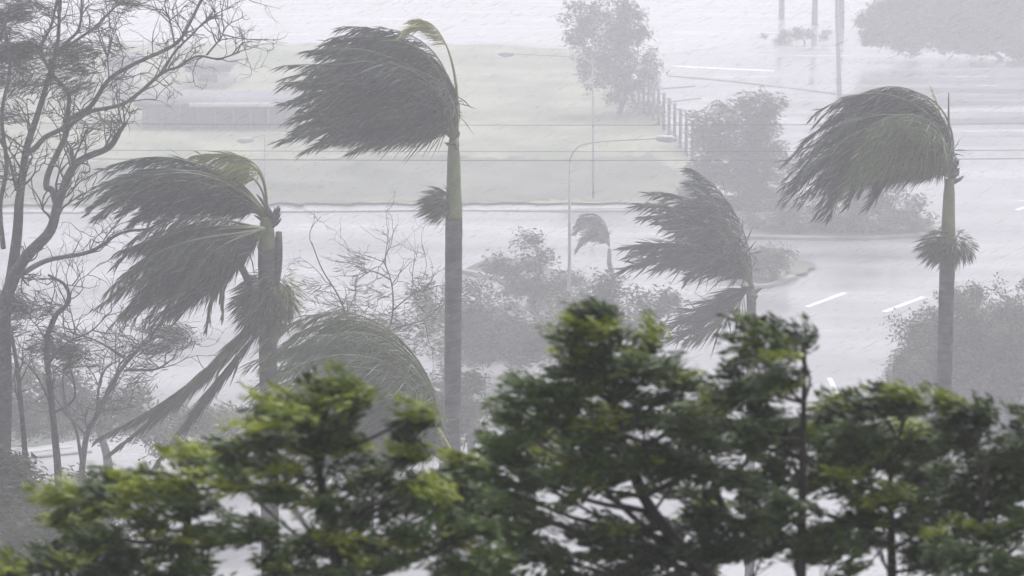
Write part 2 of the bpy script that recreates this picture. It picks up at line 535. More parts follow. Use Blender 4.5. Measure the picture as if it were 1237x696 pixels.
# ------------------------------------------------------------------ palm builders
def frond(parent, org, path, leaf_len, nleaf=60, wind=0.65, spread=0.5, start=0.12, leafw=0.035, rib_r=0.022, m='palmleaf',
          ribm='rib', wdir=WIND, grav=0.18, tint=(0.1, 0.9), tipk=0.40, name="frond", fuzz=.22):
    path = np.asarray(path, float) - np.asarray(org, float)
    n = len(path)
    T = unit(np.gradient(path, axis=0))
    t = np.linspace(start, 0.995, nleaf)
    idx = t * (n - 1)
    i = np.minimum(idx.astype(int), n - 2)
    f = (idx - i)[:, None]
    pos = path[i] * (1 - f) + path[i + 1] * f
    tan = unit(T[i] * (1 - f) + T[i + 1] * f)
    upv = np.array((0, 0, 1.0))
    sd = np.cross(tan, upv)
    bad = np.linalg.norm(sd, axis=1) < 0.2
    sd[bad] = (0, 1, 0)
    sd = unit(sd)
    g = Geo()
    for s in (-1, 1):
        k = nleaf
        prof = np.sin(np.clip((t - start) / (1 - start) * 0.85 + 0.18, 0, 1) * math.pi) ** 0.6
        prof = np.maximum(prof, tipk)
        L = leaf_len * prof * RNG.uniform(0.75, 1.15, k)
        d = unit(tan * (1 - spread) + sd * s * spread * (1 - 0.5 * wind) + wdir * wind + upv * (-grav) + RNG.normal(size=(k, 3)) * fuzz)
        side = unit(np.cross(d, unit(tan + RNG.normal(size=(k, 3)) * 0.5 + (0, 0.5, 0))))
        bend = (wdir * 0.14 + np.array((0, 0, -0.16)) * (0.5 + grav)) * L[:, None]
        W = leafw * RNG.uniform(0.8, 1.3, k)
        tn = np.clip(RNG.uniform(*tint) + RNG.normal(size=k) * 0.15, 0, 1)
        g.blades(pos, d, side, L, W, bend, tn)
    fo = g.build(name, M[m], parent)
    g = Geo()
    g.tube(path, np.linspace(rib_r, rib_r * 0.2, n), 4)
    g.build("midrib", M[ribm], fo, smooth=True)
    return fo

def cap(parent, org, D, head, top, bot, tips, n, leaf_len, dspread=1.3, jit=5, bulge=(0, 0), **kw):
    """a sheaf of fronds swept to leeward: control points run from the top frond to the bottom one"""
    tips = np.asarray(tips, float)
    for k in range(n):
        s = (k + 0.5) / n
        s = min(1, max(0, s + random.uniform(-.5, .5) / n))
        x = s * (len(tips) - 1)
        i = min(int(x), len(tips) - 2)
        tip = tips[i] * (1 - (x - i)) + tips[i + 1] * (x - i)
        tip = tip + RNG.normal(size=2) * jit
        sh = random.choice((1.0, 1.0, 0.92, 0.8, 0.66))
        tip = np.array(head) + (tip - head) * sh
        p1 = np.array(top[0]) * (1 - s) + np.array(bot[0]) * s + RNG.normal(size=2) * jit * 0.5
        p2 = np.array(top[1]) * (1 - s) + np.array(bot[1]) * s + RNG.normal(size=2) * jit
        p2 = p2 + np.array(bulge) * math.sin(math.pi * s)
        p1 = np.array(head) + (p1 - head) * (0.5 + 0.5 * sh)
        p2 = np.array(head) + (p2 - head) * sh
        dz = random.uniform(-1, 1) * dspread * (0.35 + 0.65 * math.sin(math.pi * s))
        path = bezier(P(*head, D), P(*p1, D + dz * 0.45), P(*p2, D + dz), P(*tip, D + dz * 1.1), 18)
        frond(parent, org, path, leaf_len, **kw)

def palm(label, D, head, foot_u, trunk_w, shaft_to, group, bend=0):
    """trunk with rings, green crownshaft, palm boss; head and foot given in photo pixels"""
    hx = P(*head, D)
    foot = np.array((P(foot_u, 348, D)[0], D, 0.0))
    fx = foot.copy()
    t = thing("palm_tree", label, "palm tree", tuple(fx), group)
    sy = P(head[0], shaft_to, D)
    r = trunk_w / ppm(D) / 2
    # trunk
    lower = spline([foot, (foot + sy) / 2 + (bend, 0, 0), np.array((hx[0] * .7 + sy[0] * .3, D, sy[2]))], 90)
    rr = np.full(90, r)
    rr *= 1 + 0.14 * np.exp(-np.linspace(0, 8, 90))
    rr *= 1 + 0.018 * np.where(np.arange(90) % 3 == 0, 1, -0.5)
    g = Geo(); g.tube(local(lower, fx), rr, 14)
    g.build("trunk", M['palmtrunk'], t, smooth=True)
    q = spline([lower[-1] - (0, 0, 0.02), (lower[-1] + hx) / 2, hx], 14)
    prof = np.interp(np.linspace(0, 1, 14), [0, .12, .35, .8, 1], [1.0, 1.06, .92, .78, .55]) * r * 0.95
    g = Geo(); g.tube(local(q, fx), prof, 12)
    g.build("crownshaft", M['shaft'], t, smooth=True)
    return t, fx, r

def stubs(t, org, D, head, n=9, L=0.3):
    for k in range(n):
        a = random.uniform(0, 2 * math.pi)
        h = P(head[0], head[1] + random.uniform(0, 22), D)
        d = unit(np.array((math.cos(a) * .8, math.sin(a) * .8, random.uniform(0.1, 1.0))))
        g = Geo()
        g.tube(local(spline([h, h + d * L * .5, h + d * L * random.uniform(.8, 1.2) + (-.05, 0, 0.02)], 5), org), [0.05, .045, .035, .025, .008], 5)
        g.build("leaf_base", M['palmtrunk'], t, smooth=True)

def tuft(name, t, org, D, c, ru, rv, n, length, m, up=-0.3, wdir=(-.35, 0, -.5), width=0.03):
    """a skirt of thin drooping strands round the trunk"""
    g = Geo()
    s = 1 / ppm(D)
    q = unit(RNG.normal(size=(n, 3))) * RNG.random((n, 1)) ** .5
    b = P(*c, D) + q * (ru * s * .7, ru * s * .6, rv * s * .7) - org
    d = unit(q * (1, 1, .7) * 1.3 + np.array(wdir) + RNG.normal(size=(n, 3)) * .2)
    side = unit(np.cross(d, RNG.normal(size=(n, 3))))
    L = length * RNG.uniform(.6, 1.2, n)
    g.blades(b, d, side, L, width * RNG.uniform(.7, 1.3, n), np.outer(L, (-.15, 0, -.25)), RNG.uniform(0, 1, n))
    o = g.build(name, M[m], t)
    o['kind'] = 'stuff'
    return o

PG = "palms bent by the storm wind"
# --- centre-left palm with the full swept cap
D2 = 43.0
t, o_, r_ = palm("tall straight palm left of centre, its dense crown blown flat to the left", D2, (548, 168), 540, 20.5, 264, PG)
cap(t, o_, D2, (548, 170), ((566, 92), (528, 16)), ((533, 146), (465, 136)),
    [(432, 44), (412, 42), (398, 56), (380, 68), (362, 84), (350, 102), (358, 124), (362, 146), (352, 164), (362, 182)], 84, 0.70, 1.7, 9, bulge=(-22, -8), nleaf=84, wind=0.48, spread=0.6, leafw=.024, grav=.3, start=.2)
stubs(t, o_, D2, (549, 160), 7, .15)
frond(t, o_, bezier(P(552, 165, D2), P(560, 90, D2 - .6), P(536, -5, D2 - .6), P(486, 44, D2 - .6), 20), .42, nleaf=50, wind=.5, start=.55, m='palmyellow', ribm='ribdry', leafw=.022, rib_r=.02)
frond(t, o_, bezier(P(552, 165, D2), P(556, 95, D2 - .4), P(540, 10, D2 - .5), P(496, 26, D2 - .5), 20), .35, nleaf=50, wind=.5, start=.55, m='palmyellow', ribm='ribdry', leafw=.02, rib_r=.018)
tuft("flower_cluster", t, o_, D2, (535, 246), 24, 22, 460, .32, 'palmdry', wdir=(-1.3, 0, -.1), width=.018)

g = Geo(); g.tube(local(spline([P(546, 262, D2), P(538, 252, D2), P(528, 246, D2)], 6), o_), [.05, .04, .035, .03, .025, .02], 5); g.build("stalk", M['rib'], t)
# --- right palm
D3 = 44.5
t, o_, r_ = palm("tall palm at right with drooping rounded crown and bushy ring on its trunk", D3, (1147, 216), 1148, 18.5, 296, PG)
cap(t, o_, D3, (1146, 214), ((1172, 128), (1090, 52)), ((1122, 190), (1062, 186)),
    [(1008, 126), (986, 142), (970, 164), (962, 188), (956, 212), (950, 240), (976, 222), (986, 262), (1008, 240), (1040, 222)], 78, 0.58, 1.5, 9, bulge=(-30, -14), nleaf=80, wind=0.42, spread=0.6, grav=.38, leafw=.024)
for k in range(9):
    frond(t, o_, bezier(P(1146, 214, D3), P(1150 - k * 3, 150 + 3 * k, D3 - 1.0), P(1110 - 4 * k, 118 + 8 * k, D3 - 1.7), P(1052 - 5 * k, 152 + 11 * k, D3 - 1.95), 16), .5, nleaf=70, wind=.25, grav=.6, leafw=.024, m='palmgreen', tint=(.2, 1))
frond(t, o_, bezier(P(1146, 200, D3), P(1142, 160, D3), P(1136, 130, D3), P(1124, 104, D3), 12), .12, nleaf=20, wind=.3, m='palmyellow', ribm='ribdry', leafw=.02, start=.4)
g = Geo(); g.tube(local(spline([P(1147, 200, D3), P(1146, 150, D3), P(1146, 112, D3)], 8), o_), np.linspace(.035, .01, 8), 5); g.build("spear_leaf", M['rib'], t)
stubs(t, o_, D3, (1148, 200), 12, .36)
tuft("flower_cluster", t, o_, D3, (1144, 297), 44, 28, 1500, .2, 'palmdry', width=.018)

# --- left palm with hanging dead fronds
D1 = 40.0
t, o_, r_ = palm("ragged palm at left with two wind-torn crown masses, hanging dead fronds and a shaggy skirt", D1, (322, 262), 316, 22, 300, PG)
cap(t, o_, D1, (321, 262), ((288, 205), (215, 176)), ((285, 240), (220, 222)),
    [(124, 216), (112, 232), (116, 248), (124, 264), (150, 266), (180, 258)], 46, .56, 1.3, 7, bulge=(-22, -16), nleaf=80, wind=.5, grav=.22, spread=.6, leafw=.022)
cap(t, o_, D1 - .6, (320, 276), ((282, 270), (222, 258)), ((292, 305), (248, 335)),
    [(165, 286), (142, 318), (128, 350), (140, 372), (165, 380), (190, 384)], 50, .62, 1.4, 11, bulge=(-18, -16), nleaf=80, wind=.35, grav=.6, spread=.6, leafw=.022)
frond(t, o_, bezier(P(318, 290, D1), P(290, 290, D1), P(262, 300, D1), P(250, 395, D1), 14), .45, nleaf=50, wind=.0, spread=.12, grav=.8, start=.35, m='palmdry')
frond(t, o_, bezier(P(318, 290, D1), P(290, 285, D1 - .5), P(264, 300, D1 - .5), P(270, 380, D1 - .5), 14), .4, nleaf=40, wind=.0, spread=.12, grav=.8, start=.4, m='palmdry')
for (a, b, c, e, dd) in (((312, 385), (280, 410), (235, 470), (135, 545), -.4), ((310, 405), (285, 430), (245, 480), (188, 562), .2), ((312, 395), (270, 425), (225, 480), (120, 528), .8)):
    frond(t, o_, bezier(P(*a, D1), P(*b, D1 + dd), P(*c, D1 + dd), P(*e, D1 + dd), 18), 0.6, nleaf=170, wind=.0, spread=.22, grav=.25, start=.06, m='palmdry', rib_r=.035, fuzz=.1)
g = Geo(); g.tube(local(spline([P(285, 308, D1), P(299, 338, D1), P(304, 352, D1)], 6), o_), [.06] * 6, 6); g.build("leaf_stalk", M['palmtrunk'], t)
g = Geo(); g.tube(local(spline([P(337, 280, D1), P(335, 320, D1), P(332, 350, D1)], 6), o_), [.05, .07, .08, .08, .07, .05], 6); g.build("torn_sheath", M['palmtrunk'], t)
frond(t, o_, bezier(P(322, 262, D1), P(326, 190, D1), P(300, 180, D1), P(235, 188, D1), 16), .5, nleaf=70, wind=.4, start=.45, m='palmyellow', ribm='ribdry', leafw=.025, grav=.3)
frond(t, o_, bezier(P(322, 262, D1), P(322, 215, D1 + .4), P(295, 200, D1), P(262, 208, D1), 16), .5, nleaf=70, wind=.4, start=.45, m='palmyellow', ribm='rib', leafw=.028, grav=.4)
stubs(t, o_, D1, (326, 256), 14, .34)
frond(t, o_, bezier(P(322, 262, D1), P(324, 205, D1 - .3), P(305, 188, D1 - .3), P(275, 200, D1 - .3), 16), .45, nleaf=70, wind=.3, start=.4, m='palmyellow', ribm='rib', leafw=.022, grav=.5)
tuft("leaf_skirt", t, o_, D1, (320, 366), 46, 54, 2600, .24, 'palmdry', wdir=(-.3, 0, -.8), width=.018)
tuft("flower_cluster", t, o_, D1, (344, 352), 24, 40, 420, .26, 'palmyellow', wdir=(.2, 0, -.5), width=.013)

# --- slimmer palm right of centre, separate fronds readable
D4 = 54.0
t, o_, r_ = palm("shorter slim palm right of centre with separate feathery fronds streaming up and left", D4, (908, 346), 913, 11.5, 356, PG)
H4 = (908, 346)
for (p1, p2, p3, dd) in [((912, 285), (880, 230), (836, 204), 0), ((905, 280), (862, 225), (838, 222), .8), ((898, 290), (860, 245), (848, 214), -.8),
                         ((890, 290), (850, 225), (785, 235), .4), ((885, 290), (830, 235), (768, 250), -.6), ((880, 300), (840, 250), (778, 262), .9),
                         ((880, 305), (825, 285), (758, 298), -.9), ((880, 310), (820, 280), (762, 310), .3), ((880, 310), (810, 300), (755, 326), -.2),
                         ((885, 300), (850, 260), (800, 270), 1.2), ((890, 300), (850, 280), (800, 320), 1.0), ((888, 310), (850, 290), (795, 325), -1.2),
                         ((900, 290), (870, 240), (828, 250), -.3), ((896, 300), (868, 260), (822, 280), -1.1), ((894, 310), (866, 290), (812, 318), .6), ((896, 318), (868, 306), (832, 336), .1),
                         ((890, 345), (850, 375), (795, 405), 0), ((893, 350), (860, 395), (805, 412), .5), ((900, 350), (880, 395), (830, 412), -.4)]:
    frond(t, o_, bezier(P(*H4, D4), P(*p1, D4 + dd * .4), P(*p2, D4 + dd), P(*p3, D4 + dd), 18), .90, nleaf=76, wind=.30, spread=.62, leafw=.04, grav=.12)
stubs(t, o_, D4, (909, 342), 7, .3)

# --- low palm crown in front of the centre-left trunk
D6 = 38.0
t, o_, r_ = palm("low palm with a pale rounded crown of fine strands beside the foreground shrubs", D6, (535, 560), 540, 18, 640, PG)
cap(t, o_, D6, (535, 556), ((548, 425), (430, 325)), ((505, 530), (440, 520)),
    [(345, 412), (318, 432), (306, 462), (302, 496), (318, 530), (340, 560), (370, 590)], 64, .66, 1.7, 9, nleaf=90, wind=.3, grav=.4, tint=(.2, 1), m='palmpale', leafw=.018, spread=.5)
frond(t, o_, bezier(P(560, 590, D6 - 2), P(550, 550, D6 - 2), P(540, 530, D6 - 2), P(520, 505, D6 - 2), 12), .1, nleaf=12, wind=.2, m='palmyellow', ribm='ribdry', start=.6, rib_r=.035)

# --- faint small palm
D5 = 92.0
t, o_, r_ = palm("small faint palm in the haze beside the street lamp pole", D5, (736, 300), 742, 6, 318, PG)
cap(t, o_, D5, (736, 298), ((738, 265), (715, 245)), ((725, 285), (710, 280)), [(700, 262), (692, 275), (694, 290), (698, 302)], 10, .55, 1, 3, nleaf=34, wind=.4, leafw=.05)

# ------------------------------------------------------------------ bare windswept trees at left
def limb_tree(label, D, base, limbs, tufts, twigs=3, group=None, seedlen=0.9, cat="tree", leafm='twigleaf'):
    fx = np.array((P(base[0], 348, D)[0], D, 0.0))
    t = thing("windswept_tree", label, cat, tuple(fx), group)
    first = True
    for pts, w0, w1 in limbs:
        dd = random.uniform(-.9, .9)
        W = [P(u, v, D + dd * min(1, k * .35)) for k, (u, v) in enumerate(pts)]
        n = len(W) * 5
        path = spline(W, n)
        if first:
            path = np.vstack([fx[None], path])
        s = 0.5 / ppm(D)
        g = Geo()
        rr = np.linspace(w0 * s, w1 * s, len(path)) * .8
        g.tube(local(path, fx), rr, 8)
        def twig(p, d, L, r, lev):
            k = 5
            q = [p]
            dirv = d
            for _ in range(k):
                dirv = unit(dirv + RNG.normal(size=3) * .3 + (0, 0, .06))
                q.append(q[-1] + dirv * L / k)
            g.tube(local(np.array(q), fx), np.linspace(r, r * .35, k + 1), 4, cap=False)
            if lev:
                for _ in range(3):
                    j = random.randint(2, k)
                    twig(q[j], unit(dirv + RNG.normal(size=3) * (.8, .5, .8)), L * random.uniform(.45, .75), r * .6, lev - 1)
        for k in range(int(twigs * len(pts) / 2)):
            i = random.randint(len(path) // 3, len(path) - 2)
            d = unit(path[i + 1] - path[i])
            twig(path[i], unit(d + RNG.normal(size=3) * (.8, .5, .7) + (-.1, 0, .3)), seedlen * random.uniform(.4, 1.2), max(rr[i] * .32, .011), 2 if random.random() < .55 else 1)
        g.build("trunk" if first else "limb", M['bark'], t, smooth=True)
        first = False
    for (u, v, ru, rv, n) in tufts:
        g = Geo()
        pts = blob_points([(u, v, ru, rv)], 30, D, .8)
        scatter_blades(g, pts - fx, (.14, .1, .05), max(8, int(n * 2.5)), .2, .018, .62, .05, (0, .8), .4)
        fo = g.build("leaf_tuft", M[leafm], t)
        fo['kind'] = 'stuff'
    return t

limb_tree("tall bare windswept tree filling the left edge with long crooked limbs and sparse leaf tufts", 38.5, (0, 0),
    [([(2, 600), (6, 480), (5, 380), (13, 345), (30, 312), (60, 280), (70, 246), (86, 206), (102, 191), (132, 178), (145, 158), (152, 148)], 24, 5),
     ([(8, 370), (20, 290), (23, 246), (25, 230), (32, 180), (45, 140), (60, 90), (70, 50), (72, -10)], 17, 4),
     ([(69, 250), (63, 230), (56, 226), (60, 205), (79, 165), (83, 145), (109, 129), (132, 96), (165, 76), (211, 54), (228, 30), (246, -6)], 11, 4),
     ([(30, 188), (43, 178), (56, 165), (83, 152), (109, 135), (152, 124), (195, 89), (215, 81), (238, 68), (264, 71), (290, 63)], 9, 2),
     ([(196, 89), (211, 63), (231, 43), (251, 23), (268, 18)], 4, 1.5),
     ([(250, 66), (262, 52), (268, 44), (271, 31)], 3, 1.2),
     ([(79, 148), (83, 115), (63, 89), (50, 60), (62, 30), (70, -8)], 7, 3),
     ([(60, 78), (80, 52), (96, 33), (99, -8)], 6, 3),
     ([(72, 62), (105, 40), (122, 26), (147, 0)], 5, 2),
     ([(20, 335), (56, 315), (109, 304), (145, 282), (185, 276)], 9, 3),
     ([(4, 300), (0, 250), (8, 200), (2, 140), (12, 80), (4, 20)], 8, 4),
     ([(20, 230), (10, 190), (-6, 160)], 5, 3),
     ([(211, 54), (205, 25), (195, 8)], 3, 1.2),
     ([(132, 96), (130, 70), (132, 50)], 2.5, 1),
     ],
    [(25, 12, 40, 16, 26), (40, 62, 28, 18, 26), (102, 60, 22, 16, 26), (100, 92, 24, 12, 26), (178, 5, 16, 7, 18), (14, 143, 26, 8, 20), (8, 40, 16, 12, 22),
     (150, 62, 12, 6, 10), (20, 372, 26, 18, 26), (0, 90, 20, 20, 22), (50, 92, 26, 10, 18), (10, 215, 26, 12, 16), (140, 150, 10, 12, 8)], twigs=4.2, seedlen=.75)

limb_tree("slender bare tree with a pair of thin stems rising left of the hanging dead fronds", 37.5, (66, 0),
    [([(72, 640), (70, 570), (66, 525), (60, 465), (56, 419), (66, 383), (83, 365), (79, 345), (58, 332)], 13, 4),
     ([(36, 640), (30, 545), (26, 498), (20, 439), (10, 390), (-4, 350)], 10, 4),
     ([(66, 500), (45, 455), (20, 430), (0, 425)], 4, 2),
     ([(58, 440), (80, 415), (110, 400), (130, 380)], 4, 1.5),
     ([(64, 500), (90, 480), (84, 440), (78, 420)], 4, 2)],
    [(89, 418, 26, 14, 22), (60, 375, 20, 12, 12), (110, 440, 20, 10, 8), (25, 400, 18, 12, 12)], twigs=3)

limb_tree("forked grey tree whose leaning limbs spread behind the hanging dead palm fronds", 42.0, (100, 0),
    [([(98, 660), (98, 600), (99, 568), (105, 525), (115, 505), (135, 465), (152, 439), (178, 413), (201, 400), (235, 362)], 12, 3),
     ([(99, 560), (92, 520), (80, 490), (77, 450), (100, 430)], 6, 2),
     ([(150, 432), (119, 413), (80, 400)], 5, 2),
     ([(152, 447), (188, 446), (211, 432)], 5, 2),
     ([(118, 500), (119, 470), (128, 445), (145, 435)], 5, 2),
     ([(104, 525), (80, 500), (60, 470)], 4, 2),
     ([(140, 462), (145, 440), (170, 420)], 4, 2)],
    [(213, 410, 26, 16, 24), (185, 455, 12, 22, 8), (160, 415, 16, 8, 8), (150, 486, 18, 10, 8)], twigs=3)

limb_tree("wispy shrub with two thin leaning stems and streaming twigs left of the straight palm trunk", 50.0, (450, 0),
    [([(450, 640), (450, 480), (446, 430), (435, 410), (422, 391), (409, 358), (389, 325), (376, 292)], 5, 1.5),
     ([(448, 460), (458, 425), (462, 410), (472, 391), (475, 365), (472, 338), (462, 312)], 4.5, 1.5),
     ([(472, 338), (450, 328), (425, 335)], 2.5, 1),
     ([(474, 375), (500, 355), (520, 350)], 2.5, 1),
     ([(470, 400), (500, 390), (530, 385)], 2.5, 1)],
    [(440, 372, 45, 12, 7), (400, 345, 26, 8, 5), (440, 318, 14, 5, 8), (480, 392, 36, 12, 8), (520, 360, 22, 10, 10), (470, 350, 30, 10, 5), (385, 375, 22, 10, 5)], twigs=4, leafm='midleaf', seedlen=1.0, cat="shrub")

# ------------------------------------------------------------------ middle distance trees and shrubs
tree("leafy_tree", "large rounded hazy tree at right behind the tall palm trunk, beside the wet road", "tree", 72, 1170,
     [(1120, 430, 40, 62), (1160, 405, 50, 55), (1205, 400, 48, 55), (1250, 420, 50, 75), (1150, 470, 66, 55), (1220, 480, 60, 70), (1100, 470, 18, 40)], per=16, n=40, leaf=(.22, .07), spread=.26, m='midleaf', wind=.45)
tree("leafy_tree", "hazy shrub with two rounded heads in the road island, left of the small faint palm", "shrub", 88, 640,
     [(617, 324, 28, 20), (655, 302, 24, 22), (640, 352, 50, 26), (690, 352, 34, 26)], per=14, n=32, leaf=(.26, .08), spread=.25)
tree("leafy_tree", "low broad hazy shrub in the centre behind the foreground tree top", "shrub", 76, 720,
     [(700, 392, 62, 38), (760, 380, 50, 32), (805, 372, 34, 20), (640, 410, 56, 36), (745, 345, 24, 18)], per=12, n=28, leaf=(.28, .08), spread=.3, wind=.6)
tree("leafy_tree", "dim bushy tree just right of the straight palm trunk", "tree", 80, 580,
     [(572, 362, 28, 24), (600, 390, 36, 32), (560, 400, 30, 36), (590, 430, 60, 40), (640, 440, 50, 34)], per=14, n=28, leaf=(.26, .08), spread=.28, wind=.6)
tree("leafy_tree", "dark narrow shrub at the foot of the straight palm trunk", "shrub", 64, 560,
     [(570, 470, 24, 28), (545, 490, 28, 32), (580, 505, 26, 28)], per=16, n=30, leaf=(.25, .07), spread=.2, m='midleaf', branches=False)
tree("leafy_tree", "broad hazy tree behind the slim feathery palm, at the lawn corner", "tree", 108, 895,
     [(868, 155, 32, 28), (905, 140, 30, 20), (930, 152, 22, 24), (890, 190, 60, 42), (930, 205, 44, 40), (880, 232, 48, 30), (925, 245, 46, 26), (940, 128, 16, 10), (915, 122, 14, 6)], per=18, n=26, leaf=(.34, .1), spread=.3, wind=.6)
tree("leafy_tree", "long low hazy hedge on the road island behind the right palm crown", "hedge", 102, 1035,
     [(985, 262, 46, 26), (1035, 248, 42, 34), (1080, 250, 40, 30), (1112, 262, 24, 18), (935, 270, 30, 16), (1030, 275, 50, 12)], per=18, n=26, leaf=(.32, .1), spread=.3, branches=False)
tree("leafy_tree", "pair of small round bushes beside the slim palm on the kerbed island", "shrub", 92, 935,
     [(925, 318, 18, 15), (948, 312, 16, 16), (905, 320, 16, 14)], per=30, n=26, leaf=(.26, .08), spread=.2, branches=False)
tree("leafy_tree", "tall faint tree at the top centre beyond the lawn corner", "tree", 138, 745,
     [(705, 25, 26, 26), (745, 15, 34, 22), (725, 62, 40, 34), (760, 60, 34, 40), (785, 78, 20, 14), (745, 95, 34, 20), (772, 30, 22, 22), (765, 118, 26, 18), (790, 100, 18, 12), (790, 140, 18, 16)], per=18, n=22, leaf=(.42, .13), spread=.35)
tree("leafy_tree", "faint row of bushes at the top right corner across the wet road", "hedge", 165, 1200,
     [(1080, 28, 38, 26), (1130, 25, 50, 30), (1190, 27, 50, 32), (1245, 30, 46, 32), (1160, 4, 60, 30), (1225, -4, 60, 30), (1100, 4, 34, 18), (1062, 40, 16, 14), (1100, 48, 30, 14), (1150, 52, 24, 10), (1200, 56, 44, 12), (1250, 58, 30, 14), (1128, -8, 20, 14)], per=60, n=20, leaf=(.5, .15), spread=.3, branches=False)
tree("leafy_tree", "very faint low mound of shrubs below the far palm trunks", "hedge", 175, 965,
     [(945, 44, 26, 7), (985, 42, 24, 8)], per=40, n=20, leaf=(.4, .12), spread=.2, branches=False, trunk_r=.08)
tree("leafy_tree", "rounded dark grey bush at the left edge above the foreground leaves", "shrub", 36.2, 10,
     [(5, 590, 50, 48), (-20, 560, 40, 30), (20, 620, 40, 30)], per=24, n=40, leaf=(.18, .05), spread=.16, m='midleaf', wind=.6, tint=(.1, .9))
tree("leafy_tree", "grey-green tangled shrub low at the left between the edge bush and the foreground leaves", "shrub", 35.6, 80,
     [(60, 640, 70, 40), (100, 610, 50, 26), (20, 690, 60, 40), (130, 650, 40, 40)], per=18, n=30, leaf=(.16, .035), spread=.16, m='midleaf', wind=.6, tint=(.3, 1))
tree("leafy_tree", "faint dark trees behind the white house at the top left", "tree", 152, 90,
     [(60, 110, 70, 30), (150, 120, 50, 22), (-10, 100, 60, 40)], per=14, n=20, leaf=(.42, .13), spread=.35, branches=False)

tree("leafy_tree", "low grey undergrowth behind the bare tree stems at the lower left", "hedge", 64, 120,
     [(-10, 505, 70, 30), (60, 498, 60, 28), (130, 505, 60, 24), (205, 520, 60, 22), (280, 515, 50, 24), (170, 480, 26, 14), (90, 470, 40, 20), (10, 460, 50, 24)], per=14, n=30, leaf=(.25, .07), spread=.25, m='midleaf', branches=False)
tree("leafy_tree", "low hazy undergrowth between the ragged palm and the straight palm trunk", "hedge", 66, 420,
     [(380, 440, 40, 26), (430, 425, 44, 26), (480, 415, 44, 28), (525, 400, 30, 34), (520, 360, 18, 22), (350, 470, 30, 30)], per=8, n=26, leaf=(.25, .05), spread=.3, m='midleaf', branches=False, wind=.65)
# far palm trunks, top right
for u, v0, v1, lab in ((944, -70, 22, "leftmost faint palm trunk at the top edge right of centre"), (984, -70, 30, "middle faint palm trunk at the top edge, left of the tall light pole"), (1016, -60, 36, "thickest faint palm trunk at the top edge, just right of the tall light pole")):
    Dd = G(u, v1)[1]
    o0 = G(u, v1)
    t = thing("palm_tree", lab, "palm tree", tuple(o0), "faint palms far across the road")
    g = Geo(); hd = P(u - 2, v0, Dd); g.tube(local(spline([o0, (o0 + hd) / 2 + (.1, 0, 0), hd], 8), o0), np.linspace(.24, .16, 8), 8); g.build("trunk", M['palmtrunk'], t, smooth=True)
    cap(t, o0, Dd, (u - 2, v0), ((u - 2, v0 - 25), (u - 20, v0 - 40)), ((u - 12, v0 - 6), (u - 30, v0)), [(u - 60, v0 - 20), (u - 62, v0 + 5), (u - 50, v0 + 20)], 7, .7, 1, 3, nleaf=24, leafw=.08)

# ------------------------------------------------------------------ lamps, cables, fence, buildings
def lamp(label, D, u, vtop, pts, head, name="street_lamp", r=.07):
    o0 = np.array((P(u, 348, D)[0], D, 0.0))
    t = thing(name, label, "street lamp", tuple(o0), "street lamps along the wet road")
    top = P(u, vtop, D)
    g = Geo(); g.tube(local([o0, (o0 + top) / 2, top], o0), [r * 1.3, r, r * .75], 8); g.build("pole", M['steel'], t, smooth=True)
    if pts:
        g = Geo(); g.tube(local(spline([P(a, b, D) for a, b in pts], 14), o0), r * .5, 6); g.build("arm", M['steel'], t, smooth=True)
        c = P(*head, D) - o0
        g = Geo()
        sgn = 1 if head[0] > u else -1
        g.tube([c + (-.32 * sgn, 0, 0), c + (-.2 * sgn, 0, -.01), c + (.15 * sgn, 0, -.03), c + (.38 * sgn, 0, -.02)], [.06, .11, .13, .04], 8)
        g.build("lamp_head", M['steel'], t, smooth=True)
    return t
lamp("curved-arm street lamp standing in the haze left of the feathery palm, arm pointing right", 84, 688, 196, [(688, 200), (691, 186), (706, 174), (740, 170), (800, 167)], (804, 167), r=.055)
lamp("distant street lamp left of the tall faint tree, long arm pointing left", 110, 716, 78, [(716, 82), (708, 72), (680, 68), (617, 65)], (612, 65), r=.045)
lamp("small street lamp above the ragged left palm, short arm pointing left", 100, 320, 164, [(320, 166), (318, 163), (300, 168)], (297, 169), r=.05)
lamp("tall plain light pole rising out of the top edge above the right palm crown", 145, 1008, -90, [(1008, -86), (1012, -96), (1060, -100)], (1064, -100), r=.11)

for k, (v0, v1, rr) in enumerate(((149, 152, .009), (181, 184, .009), (192, 194, .012))):
    Dc = 74
    a, b = P(-900, v0, Dc), P(2100, v1, Dc)
    xs = np.linspace(0, 1, 50)[:, None]
    pts = a * (1 - xs) + b * xs
    pts[:, 2] -= 0.35 * (1 - (2 * xs[:, 0] - 1) ** 2) - 0.33
    g = Geo(); g.tube(pts - pts[25], rr, 4)
    g.build("power_line", M['cable'], None, origin=(0, 0, 0)).location = tuple(pts[25])
    tag(bpy.context.scene.objects[-1] if False else [o for o in COL.objects if o.name.startswith("power_line")][-1],
        ("thin topmost power line crossing behind the palm crowns", "thin middle power line crossing behind the palm crowns", "thicker lowest power line crossing behind the palm crowns")[k], "power line", "power lines across the picture")

# fence receding beside the tall faint tree
a, b = G(772, 128), G(836, 196)
t = thing("fence", "tall faint post fence running along the lawn edge below the tall tree", "fence", tuple(a))
npst = 11
for k in range(npst):
    q = a + (b - a) * k / (npst - 1)
    if k == 0:
        g = Geo(); g.box((0, 0, 1.05), (.16, .16, 2.1)); p0 = g.build("fence_post", M['greywall'], t)
    else:
        p = p0.copy(); link(p, t); p.location = tuple(q - a)
        if random.random() < 0: p.scale = (1, 1, 1)
for z in (.5, 1.2, 1.9):
    g = Geo(); g.tube([(0, 0, z), tuple((b - a) + (0, 0, z))], .035, 4); g.build("fence_rail", M['greywall'], t)

